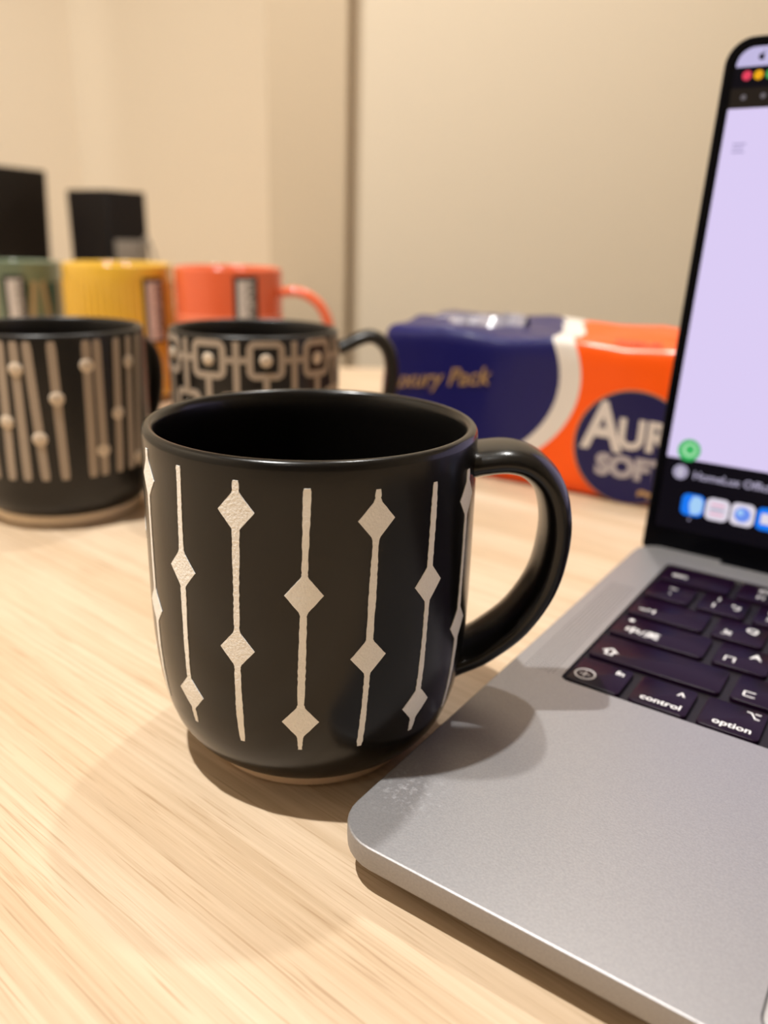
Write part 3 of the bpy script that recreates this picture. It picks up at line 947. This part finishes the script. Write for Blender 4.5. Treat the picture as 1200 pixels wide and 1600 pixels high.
V, Fc = loft([[(x, y, z) for x, y in lid_outline(LW - 2 * i, LIDH + 2 - 2 * i, 9.5 - i, 2.2, LW / 2, LIDH / 2 - 1)] for z, i in lr])
lid = mesh('lid', V, Fc, M['lid'], lap, sharp=35)
lid.matrix_local = lm
V, Fc = lid_rect(LW - 1.2, LIDH + 0.8, 9.0, -0.12, 0.1, LW / 2, LIDH / 2 - 1, 1.8)
bez = mesh('bezel', V, Fc, M['bezel'], lap, sharp=35)
bez.matrix_local = lm
# the lit display and what it shows (thin layers)
SX0, SX1, SY0, SY1 = 4.2, LW - 4.2, 9.0, 195.2
V, Fc = lid_rect(SX1 - SX0, SY1 - SY0, 6.0, -0.18, -0.1, (SX0 + SX1) / 2, (SY0 + SY1) / 2, 1.0)
scr = mesh('screen', V, Fc, M['scr_black'], lap, sharp=30)
scr.matrix_local = lm
def sflat(name, pts, z, mat):
    V = [Vector((x, y, z)) * MM for x, y in pts] + [Vector((x, y, z + 0.03)) * MM for x, y in pts]
    n = len(pts)
    Fc = [tuple(range(n)), tuple(range(2 * n - 1, n - 1, -1))] + [(k, (k + 1) % n, n + (k + 1) % n, n + k) for k in range(n)]
    return mesh(name, V, Fc, mat, scr, smooth=False)
def srect(name, x0, x1, y0, y1, z, mat, r=0.3, n=3):
    return sflat(name, rrect(x1 - x0, y1 - y0, r, n, (x0 + x1) / 2, (y0 + y1) / 2), z, mat)
def sdisc(name, cx, cy, rad, z, mat, n=20):
    return sflat(name, [(cx + rad * math.cos(2 * math.pi * k / n), cy + rad * math.sin(2 * math.pi * k / n)) for k in range(n)], z, mat)
def stext(s, size, x, y, z, mat, align='LEFT', name='screen_text', bold=0.05):
    me = text_mesh(s, size, 0.0, align, 0.0, bold).copy()
    me.materials.clear()
    o = link(name, me, mat, scr)
    o.location = Vector((x, y, z)) * MM
    return o
# menu bar keeps the rounded upper corners of the display
mb = [(SX0 + .2, 188.4), (SX1 - .2, 188.4)] + [(SX1 - .2 - 6 + 6 * math.cos(R(a)), SY1 - .2 - 6 + 6 * math.sin(R(a))) for a in range(0, 91, 15)] \
     + [(SX0 + .2 + 6 + 6 * math.cos(R(a)), SY1 - .2 - 6 + 6 * math.sin(R(a))) for a in range(90, 181, 15)]
sflat('menu_bar', mb, -0.24, M['scr_menu'])
# small fruit emblem in the menu bar
sflat('menu_emblem', [(13.1 + 1.15 * math.cos(R(a)) * (0.85 if 60 < a < 120 or 240 < a < 300 else 1.0) - (0.45 if -25 < ((a + 180) % 360 - 180) < 25 else 0), 191.5 + 1.25 * math.sin(R(a)) * (0.88 if 70 < a < 110 or 250 < a < 290 else 1)) for a in range(0, 360, 15)], -0.30, M['scr_black'])
sflat('menu_emblem_leaf', [(13.2, 192.9), (13.6, 193.0), (14.0, 193.7), (13.5, 193.6)], -0.30, M['scr_black'])
srect('window_title_bar', SX0, SX1, 181.0, 188.3, -0.24, M['scr_black'])
srect('window_toolbar', SX0, SX1, 174.0, 181.0, -0.24, M['scr_toolbar'])
for i, k in enumerate(('scr_red', 'scr_amber', 'scr_green')): sdisc('window_button', 8.9 + 4.1 * i, 185.3, 1.65, -0.30, M[k])
sdisc('toolbar_icon', 9.0, 177.8, 1.0, -0.30, M['scr_grey'], 10)
sdisc('toolbar_icon', 15.9, 178.0, 1.0, -0.30, M['scr_grey'], 10)
srect('address_bar', 40, 250, 175.2, 179.8, -0.30, M['scr_grey'], 2.2)
srect('page', SX0, SX1, 39.2, 173.9, -0.24, M['scr_page'])
for yy_, x1_ in ((161.4, 13.0), (160.0, 12.2), (158.5, 12.8)): srect('page_line', 8.2, x1_, yy_ - 0.3, yy_ + 0.3, -0.30, M['scr_line'], 0.1)
sdisc('chat_icon', 12.7, 43.0, 4.6, -0.30, M['scr_wa'])
sflat('chat_icon_ring', [(12.9 + 2.9 * math.cos(R(a)), 43.2 + 2.9 * math.sin(R(a))) for a in range(0, 360, 18)], -0.34, M['scr_walight'])
sdisc('chat_icon_core', 13.0, 43.3, 1.9, -0.38, M['scr_wa'])
sdisc('status_icon', 10.8, 33.5, 3.1, -0.30, M['scr_text'])
stext('i', 4.2, 10.3, 33.4, -0.36, M['scr_white'], name='status_icon_mark', bold=0.2)
stext('HomeLux Official Theme', 4.6, 16.0, 32.9, -0.30, M['scr_text'], name='status_text', bold=0.1)
dx = 9.85
for i in range(24):
    cx = 18.0 + i * dx
    bmat = ['scr_blue', 'scr_white', 'scr_white', 'scr_blue', 'scr_green', 'scr_amber', 'scr_white', 'scr_red'][i % 8]
    srect('app_icon', cx - 4.6, cx + 4.6, 15.9, 25.1, -0.30, M[bmat], 2.4, 5)
    if i % 8 == 0:
        sflat('app_icon_face', [(cx - 0.4, 16.6), (cx + 2.6, 16.9), (cx + 4.0, 18.6), (cx + 4.0, 22.6), (cx + 2.6, 24.3), (cx - 0.2, 24.4), (cx - 1.4, 21.4), (cx - 1.2, 19.6)], -0.36, M['scr_sky'])
    elif i % 8 == 1:
        for r_ in range(3): srect('app_icon_row', cx - 2.8, cx + 2.8, 18.0 + 2.0 * r_, 19.0 + 2.0 * r_, -0.36, M['scr_pink' if r_ != 1 else 'scr_text'], 0.3)
    elif i % 8 == 2:
        sdisc('app_icon_swirl', cx, 20.5, 3.1, -0.36, M['scr_swirl']); sdisc('app_icon_core', cx - 0.9, 21.3, 1.2, -0.40, M['scr_sky'])
    elif i % 8 == 3:
        srect('app_icon_letter', cx - 2.9, cx + 2.9, 18.4, 22.8, -0.36, M['scr_white'], 0.6)
sdisc('app_running_dot', 17.6, 14.2, 0.5, -0.30, M['scr_text'], 8)

# ------------------------------------------------------------------ far desk: monitor and black box
mon = thing('monitor', (-0.684, 1.434, 0), R(40), 'large black monitor on the back counter, cut by the picture edge', 'monitor')
V, Fc = rslab(190, 200, 4, -9, 9, 2.0)
p_ = mesh('panel', V, Fc, M['blackpanel'], mon, sharp=35)
p_.matrix_local = Matrix.Translation((0, 0, 0.131)) @ Matrix.Rotation(R(90), 4, 'X') @ Matrix.Rotation(R(-2.5), 4, 'Z')
V, Fc = loft([[(x, y, z) for x, y in rrect(40, 16, 6, 4, 0, 18)] for z in (6, 60, 120, 150)])
mesh('stand_neck', V, Fc, M['blackplastic'], mon, sharp=35)
V, Fc = rslab(110, 80, 10, 0, 8, 2.0, 0, 10)
mesh('stand_base', V, Fc, M['blackplastic'], mon, sharp=35)

bxo = thing('receipt_printer', (-0.477, 1.42, 0), R(-30), 'small black box with a grey slot on the back counter beside the monitor', 'printer')
V, Fc = rslab(95, 84, 4, 0, 194, 2.5)
mesh('housing', V, Fc, M['blackplastic'], bxo, sharp=35)
boxobj('slot_plate', 0.047, 0.0505, -0.032, 0.036, 0.040, 0.118, M['greyplastic'], bxo, bev=0.001)
V, Fc = tube(catmull([(47, 20, 90), (58, 20, 118), (66, 22, 120), (74, 28, 90), (80, 36, 30), (88, 45, 2.6), (110, 60, 2.6)], 6), lambda t: (2.2, 2.2), side=Vector((0, 1, 0)))
mesh('cable', V, Fc, M['greyplastic'], bxo, sharp=60)
